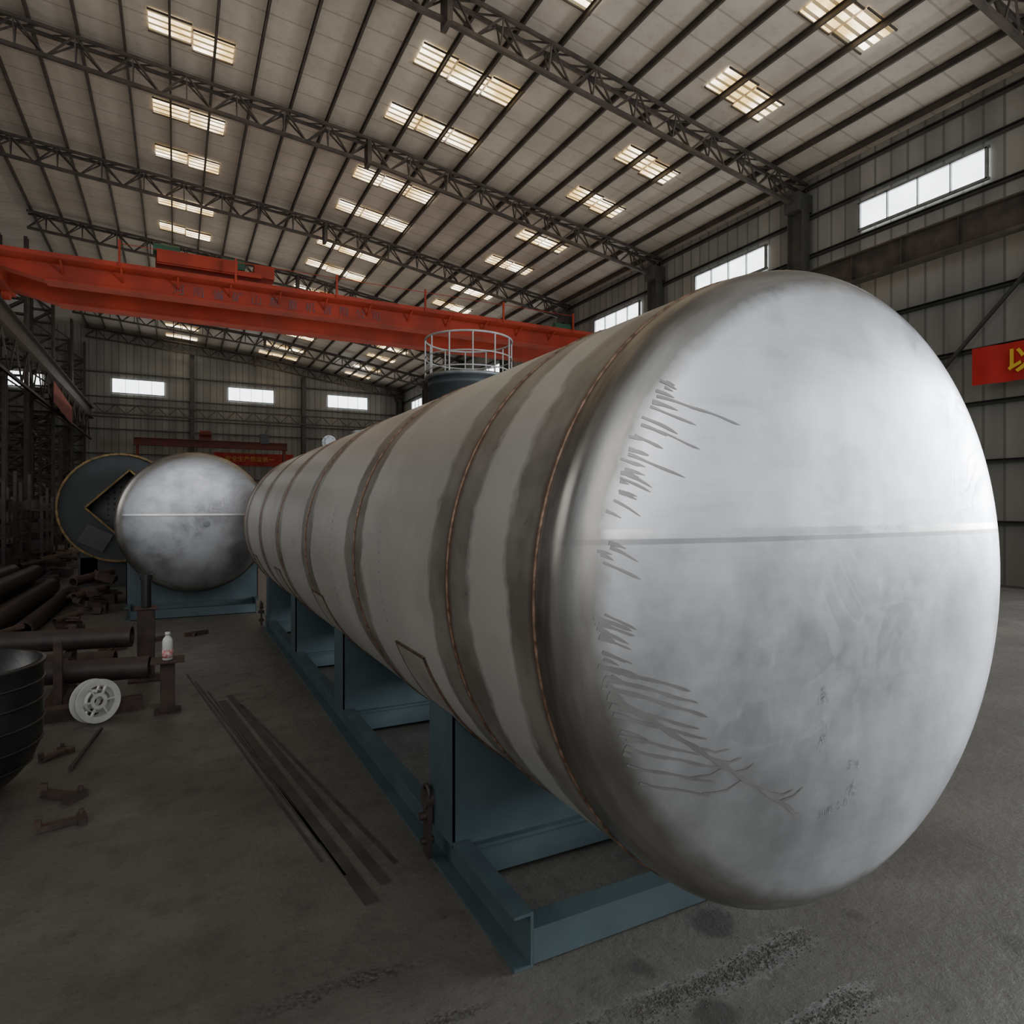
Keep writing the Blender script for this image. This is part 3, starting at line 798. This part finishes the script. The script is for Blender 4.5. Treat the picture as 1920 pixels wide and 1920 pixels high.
for i in range(8):
    for j in range(8): mb.cyl((VX - .3 + .12 * i, VY + .86, VZ - .4 + .12 * j), (VX - .3 + .12 * i, VY + .9, VZ - .4 + .12 * j), .02, 8, 1)
mb.obj('tube_sheet', [M_black, M_endp], e)
mb = MB(); mb.box((VX - .45, VY - .03, VZ - .62), (.5, .05, .4), rot=Matrix.Rotation(.5, 3, 'Y')); mb.obj('cover_plate', M_black, e)
for y in (16.1, 17.6):
    mb = MB(); mb.box((VX, y, .32), (1.6, .2, .64)); mb.box((VX - .6, y, .5), (.3, .2, .7)); mb.box((VX + .6, y, .5), (.3, .2, .7))
    mb.obj('saddle', M_black, e)

# vertical vessel with guard rail
e = empty('vertical_tank', (6.2, 14.2, 0), 'blue-grey vertical vessel with round guard rail on top', 'tank')
vx, vy = 6.2, 14.2; dz = -.25
mb = MB(); mb.lathe([(.001, 0), (.95, 0), (.95, 4.75 + dz), (.97, 4.75 + dz), (.97, 4.85 + dz), (.95, 4.85 + dz), (.95, 4.97 + dz), (.001, 5.05 + dz)], (vx, vy, 0), 'Z', 64); mb.obj('body', M_vtank, e)
mb = MB(); mb.lathe([(.9, 4.93 + dz), (1.05, 4.93 + dz), (1.05, 5.0 + dz), (.9, 5.0 + dz)], (vx, vy, 0), 'Z', 64)
mb.obj('platform', M_dull, e)
mb = MB()
for k in range(12): a = 2 * pi * k / 12 + .2; mb.cyl((vx + 1.03 * math.cos(a), vy + 1.03 * math.sin(a), 4.97 + dz), (vx + 1.03 * math.cos(a), vy + 1.03 * math.sin(a), 5.88 + dz), .018, 8)
for z, r in ((5.88, .024), (5.45, .016), (5.12, .016)): mb.ring((vx, vy, z + dz), 1.03, r, 'Z', 64, 8)
mb.obj('guard_rail', simple('pale_rail_paint', (.55, .56, .55), (.42, .43, .42), 5, .5), e, label='pale galvanised circular guard rail')

# ------------------------------------------------------------------ floor items
for (a, b2, w, z, lab) in (((.10, 7.35), (.62, 3.17), .015, 0, 'thin dark flat steel bar'), ((.17, 7.0), (.645, 3.35), .015, 0, 'thin dark flat steel bar'),
                        ((.36, 6.2), (.745, 2.74), .06, 0, 'flat oily steel strip'), ((.43, 6.35), (.84, 2.86), .05, 0, 'flat oily steel strip'),
                        ((.26, 6.6), (.69, 3.0), .015, 0, 'thin dark flat steel bar'), ((.50, 6.0), (.93, 3.0), .022, 0, 'narrow flat steel strip')):
    mb = MB(); mb.beam((a[0], a[1], z + .003), (b2[0], b2[1], z + .003), w, .005); mb.obj('steel_strip', M_plate, label=lab + ' lying on concrete', cat='steel strip', group='long steel strips on the floor')
e = empty('work_stand', (-.06, 6.1, 0), 'small rusty steel stand with square top plate', 'stand')
mb = MB(); mb.ibeam((-.06, 6.1, .01), (-.06, 6.1, .42), .11, .11, .014); mb.obj('post', M_rust, e)
mb = MB(); mb.box((-.06, 6.1, .006), (.2, .2, .012)); mb.obj('base_plate', M_rust, e)
mb = MB(); mb.box((-.06, 6.1, .427), (.25, .25, .014)); mb.obj('top_plate', M_rust, e, bevel=.003)
e = empty('bottle', (-.06, 6.08, .434), 'white plastic bottle with red label on rusty stand', 'bottle')
bz = .434
mb = MB(); mb.lathe([(.001, 0), (.036, 0), (.040, .006), (.040, .15), (.034, .175), (.018, .195), (.017, .205)], (-.06, 6.08, bz), 'Z', 28); mb.obj('body', M_white, e)
mb = MB(); mb.lathe([(.0408, .02), (.0412, .02), (.0412, .085), (.0408, .085)], (-.06, 6.08, bz), 'Z', 28); mb.obj('bottle_label', M_label, e, label='red printed label')
mb = MB(); mb.lathe([(.019, .203), (.020, .203), (.020, .228), (.001, .229)], (-.06, 6.08, bz), 'Z', 20); mb.obj('cap', M_white, e)
nrm = Vector((.55, -.83, .10)).normalized()
sc = Vector((-.56, 6.03, .175))
q = nrm.to_track_quat('Y', 'Z').to_matrix()
e = empty('cable_spool', (-.56, 6.03, 0), 'empty white plastic wire spool standing on edge', 'spool')
def flange(off):
    mb = MB(); c = sc + nrm * off
    for ra, rb in ((.168, .120), (.062, .035)):
        mb.lathe([(rb, -.005), (ra, -.005), (ra, .005), (rb, .005), (rb, -.005)], c, 'Y', 48, 0, False, q)
    for k in range(6):
        a = 2 * pi * k / 6; p0 = q @ Vector((.055 * math.cos(a), 0, .055 * math.sin(a))) + c; p1 = q @ Vector((.125 * math.cos(a), 0, .125 * math.sin(a))) + c
        mb.beam(p0, p1, .02, .012)
    return mb.obj('flange', M_white, e)
flange(.045); flange(-.045)
mb = MB(); mb.lathe([(.085, -.045), (.088, -.045), (.088, .045), (.085, .045)], sc, 'Y', 40, 0, True, q); mb.obj('hub', M_white, e)
# black ribbed drum
mb = MB(); prof = []
R0 = .46; DX, DY = -1.16, 4.70
for k in range(12):
    t = pi / 2 * k / 11; prof.append((max(.001, R0 * math.sin(t)), .42 - .42 * math.cos(t)))
prof2 = list(prof)
for z in (.50, .62, .70, .77): prof2 += [(R0, z)]
mb.lathe(prof2 + [(R0 + .012, .785), (R0 + .012, .80), (R0 - .02, .80), (R0 - .03, .6), (.001, .3)], (DX, DY, 0), 'Z', 72)
for z in (.22, .34, .46, .58, .69):
    rr = R0 if z > .42 else R0 * math.sin(math.acos((.42 - z) / .42)); mb.ring((DX, DY, z), rr + .002, .008, 'Z', 72, 8)
mb.obj('ribbed_drum', M_black, label='black ribbed round-bottomed metal drum', cat='drum')
def pipe(p0, p1, r, mat, lab, grp='rusty pipes on the floor', ri=None):
    mb = MB(); mb.tube(p0, p1, r, ri or r * .85, 28); return mb.obj('steel_pipe', mat, label=lab, cat='pipe', group=grp)
pipe((-4.4, 7.62, .50), (-.36, 6.95, .50), .095, M_darkrust, 'dark rusty steel pipe resting on trestles')
pipe((-4.4, 7.15, .31), (-.20, 6.45, .31), .095, M_darkrust, 'dark rusty steel pipe resting on trestles')
pipe((-4.4, 8.35, .12), (-.55, 7.75, .12), .11, M_rust, 'dark rusty steel pipe lying on concrete')
for (x, y) in ((-.85, 6.80), (-2.9, 7.16)):
    mb = MB()
    for dy in (-.42, .42): mb.box((x, y + dy, .3), (.06, .06, .6))
    mb.box((x, y, .17), (.07, .84, .05)); mb.box((x, y + .25, .385), (.06, .36, .03)); mb.box((x, y, .015), (.3, .9, .03))
    mb.obj('pipe_trestle', M_rust, label='rusty welded trestle holding pipes', cat='trestle', group='pipe trestles')
e = empty('pipe_post', (-.26, 7.35, 0), 'rusty upright post with dark pipe stub on top', 'post')
mb = MB(); mb.box((-.26, 7.35, .35), (.15, .15, .7)); mb.box((-.26, 7.35, .70), (.2, .2, .015)); mb.box((-.26, 7.35, .01), (.3, .3, .02)); mb.obj('post', M_rust, e, bevel=.004)
mb = MB(); mb.tube((-.26, 7.35, .71), (-.26, 7.35, 1.03), .045, .035, 20); mb.tube((-.26, 7.35, .98), (-.26, 7.35, 1.03), .055, .035, 20); mb.obj('pipe_stub', M_black, e)
mb = MB(); mb.beam((-1.7, 6.15, .05), (-.25, 6.32, .05), .14, .1)
mb.obj('steel_bar', M_rust, label='rusty rectangular steel bar lying on concrete', cat='steel bar')
for (x, y, rz, s) in ((-.72, 5.35, .9, .6), (-.58, 4.55, -.7, .7), (-.52, 4.16, .2, .6)):
    mb = MB(); R = Matrix.Rotation(rz, 3, 'Z')
    def P(a, b2, c): return R @ Vector((a * s, b2 * s, c * s)) + Vector((x, y, 0))
    mb.beam(P(-.2, 0, .03), P(.12, 0, .03), .07 * s, .05 * s); mb.beam(P(.12, -.09, .03), P(.12, .09, .03), .07 * s, .06 * s); mb.beam(P(-.2, 0, .05), P(-.2, 0, .11), .05 * s, .05 * s)
    mb.cyl(P(.12, .05, .06), P(.12, .05, .1), .02 * s, 8)
    mb.obj('steel_bracket', M_rust, label='rusty steel clamp bracket lying on concrete', cat='bracket', group='rusty brackets on the floor')
mb = MB(); mb.cyl((-.60, 5.0, .02), (-.50, 5.75, .03), .014, 10); mb.obj('steel_rod', M_darkrust, label='thin dark steel rod lying on concrete', cat='rod')
for i, (x, z, r, ya, yb) in enumerate(((-2.15, .16, .16, 9.6, 15.2), (-2.55, .17, .17, 9.4, 15.4), (-3.0, .15, .15, 9, 15.8), (-2.36, .46, .14, 9.8, 15), (-3.5, .2, .2, 9.2, 15), (-2.8, .46, .13, 9.5, 15.5), (-1.75, .11, .11, 10.3, 14.6), (-4.0, .18, .18, 10, 15))):
    pipe((x, ya, z), (x, yb, z), r, M_darkrust, 'long rusty pipe in a stack on the floor', 'stacked long pipes')
mb = MB(); mb.box((-2.6, 10.3, .66), (.5, .6, .10)); mb.box((-2.6, 10.3, .73), (.3, .4, .06)); mb.obj('steel_plate', M_dull, label='pale steel plate lying on stacked pipes', cat='plate')
rr = random.Random(5)
def rack(x, y, z0=2.0):
    mb = MB()
    for dx in (-.5, .5):
        for dy in (-.9, .9): mb.beam((x + dx, y + dy, 0), (x + dx, y + dy, z0), .07, .07)
    for z in (.4, 1.0, 1.6):
        mb.box((x, y, z), (1.0, 1.8, .05))
        for j in range(5): mb.box((x + rr.uniform(-.35, .35), y + rr.uniform(-.6, .6), z + .025 + .1), (rr.uniform(.15, .35), rr.uniform(.2, .5), rr.uniform(.15, .35)))
    mb.obj('steel_rack', M_darkrust, label='dark steel rack loaded with scrap parts', cat='rack', group='steel racks by the columns')
for k in range(7): rack(-4.1 + .2 * (k % 2), 16.6 + 2.3 * k, 2.0 + .3 * (k % 3))
def scrap(x, y, s=1.0):
    mb = MB()
    for j in range(7):
        R = Matrix.Rotation(rr.uniform(-1.5, 1.5), 3, 'Z') @ Matrix.Rotation(rr.uniform(-.4, .4), 3, 'X')
        mb.box((x + rr.uniform(-.2, .2) * s, y + rr.uniform(-.3, .3) * s, (.10 + .06 * j) * s), (rr.uniform(.3, .7) * s, rr.uniform(.08, .3) * s, rr.uniform(.03, .14) * s), rot=R)
    mb.tube((x - .3 * s, y - .4 * s, .42 * s), (x + .2 * s, y + .4 * s, .5 * s), .08 * s, .065 * s, 16)
    mb.box((x, y, .09 * s), (.6 * s, .7 * s, .18 * s))
    mb.obj('scrap_pile', M_rust if rr.random() < .5 else M_darkrust, label='rusty scrap steel offcuts piled up', cat='scrap', group='rusty scrap piles')
for k in range(6): scrap(-2.62 + .04 * k, 17.3 + k * 1.9, 1.0)
for (x, y, s) in ((-1.25, 13.6, 1.0), (-1.2, 12.4, .7), (-1.25, 10.4, .5), (-1.75, 9.5, .5)): scrap(x, y, s)
for (x, y) in ((-.4, 9.3), (.1, 9.5), (-.8, 8.9), (-.9, 10)):
    mb = MB(); mb.beam((x, y, .025), (x + .28, y + .12, .025), .05, .05); mb.beam((x + .1, y - .06, .02), (x + .16, y + .14, .02), .04, .04); mb.obj('steel_offcut', M_rust, label='small rusty steel offcut on concrete', cat='offcut', group='small offcuts on the floor')

# crumbs
mb = MB(); rc = random.Random(11)
def crumbs(a, b2, n, w, s0, s1):
    for i in range(n):
        t = rc.random(); x = a[0] + (b2[0] - a[0]) * t + rc.gauss(0, w); y = a[1] + (b2[1] - a[1]) * t + rc.gauss(0, w)
        s = rc.uniform(s0, s1); h = s * .5
        vs = [(x + s * rc.uniform(.6, 1), y, 0), (x, y + s * rc.uniform(.6, 1), 0), (x - s * rc.uniform(.6, 1), y, 0), (x, y - s * rc.uniform(.6, 1), 0), (x + rc.uniform(-.3, .3) * s, y, h)]
        mb.add(vs, [(0, 1, 4), (1, 2, 4), (2, 3, 4), (3, 0, 4), (3, 2, 1, 0)])
crumbs((1.35, 1.72), (2.2, 1.75), 900, .035, .001, .007)
crumbs((1.35, 1.45), (2.1, 1.42), 800, .035, .001, .007)
crumbs((.5, 1.75), (1.3, 1.72), 260, .018, .001, .005)
crumbs((1.2, 1.9), (2.5, 1.2), 200, .25, .001, .005)
mb.obj('floor_debris', simple('rust_grit', (.12, .11, .095), (.05, .045, .04), 30, .9), label='gritty slag crumbs scattered on concrete', cat='debris', kind='stuff')
mb = MB(); mb.box((1.69, 2.30, .010), (.030, .025, .018), rot=Matrix.Rotation(.6, 3, 'Z')); mb.cyl((1.67, 2.29, .010), (1.73, 2.32, .010), .007, 8)
mb.obj('steel_bolt', M_dull, label='small loose steel bolt on concrete', cat='bolt')

# right side items
mb = MB(); mb.box((12.4, 7.35, .95), (.6, .6, .9)); mb.box((12.4, 7.35, 1.42), (.66, .66, .04)); mb.box((12.15, 7.04, 1.1), (.05, .02, .3))
for dx in (-.25, .25):
    for dy in (-.25, .25): mb.box((12.4 + dx, 7.35 + dy, .25), (.05, .05, .5))
mb.obj('electrical_cabinet', M_green, label='green steel electrical cabinet on legs', cat='cabinet', bevel=.01)
mb = MB(); mb.cyl((12.2, 6.85, 0), (12.6, 6.9, 1.6), .025, 8); mb.obj('steel_rod', M_darkrust, label='rusty rod leaning by the cabinet', cat='rod')
for (x, y, s) in ((13.6, 7.8, .5), (14.6, 8.4, .6), (13.4, 6.9, .3)):
    mb = MB(); mb.box((x, y, s / 2), (s * 1.6, s * 1.2, s)); mb.box((x, y, s + .02), (s * 1.4, s, .04)); mb.cyl((x, y, s + .04), (x, y, s + .14), s * .2, 12)
    mb.obj('parts_crate', M_black, label='small dark metal parts crate beside the wall', cat='crate', group='parts crates by side wall')
e = empty('wall_fan', (15.4, 9.0, 3.3), 'grey round industrial wall fan', 'fan')
mb = MB(); mb.box((15.55, 9.0, 3.3), (.8, .08, .08)); mb.cyl((15.15, 9.0, 3.3), (15.4, 9.0, 3.3), .1, 16); mb.obj('bracket', M_greycol, e)
mb = MB(); RY = Matrix.Rotation(pi / 2, 3, 'Z')
for r in (.15, .27, .38): mb.ring((15.1, 9.0, 3.3), r, .01, 'Y', 40, 6, rot=RY)
for k in range(16): a = k * pi / 8; mb.cyl((15.1, 9 , 3.3), (15.1, 9 + .38 * math.cos(a), 3.3 + .38 * math.sin(a)), .005, 5)
mb.obj('fan_guard', M_dull, e)

# ------------------------------------------------------------------ lights
w = bpy.data.worlds.new('world'); scene.world = w; w.use_nodes = True
bg = w.node_tree.nodes['Background']; bg.inputs[0].default_value = (.88, .94, 1, 1); bg.inputs[1].default_value = .6
def area(name, loc, target, sx, sy, power, col):
    l = bpy.data.lights.new(name, 'AREA'); l.shape = 'RECTANGLE'; l.size = sx; l.size_y = sy; l.energy = power; l.color = col
    o = bpy.data.objects.new(name, l); COL.objects.link(o); o.location = loc
    o.rotation_euler = (Vector(target) - Vector(loc)).to_track_quat('-Z', 'Y').to_euler(); return o
area('side_gate_daylight', (15.5, -.8, 3.4), (2, 2, 1.6), 4.5, 4.5, 2000, (.90, .95, 1))
area('rear_gate_daylight', (0, -9, 6), (3, 10, 5), 12, 7, 430, (1, .98, .95))
area('roof_fill_light', (5, 24, 6.5), (5, 24, 20), 20, 46, 950, (1, .90, .78))  # added unseen upward fill, stands in for light bounced onto the roof
area('left_bay_light', (-13, 8, 7), (2, 6, 1), 10, 6, 400, (1, .98, .95))  # area light inside the left bay, aimed at the tank
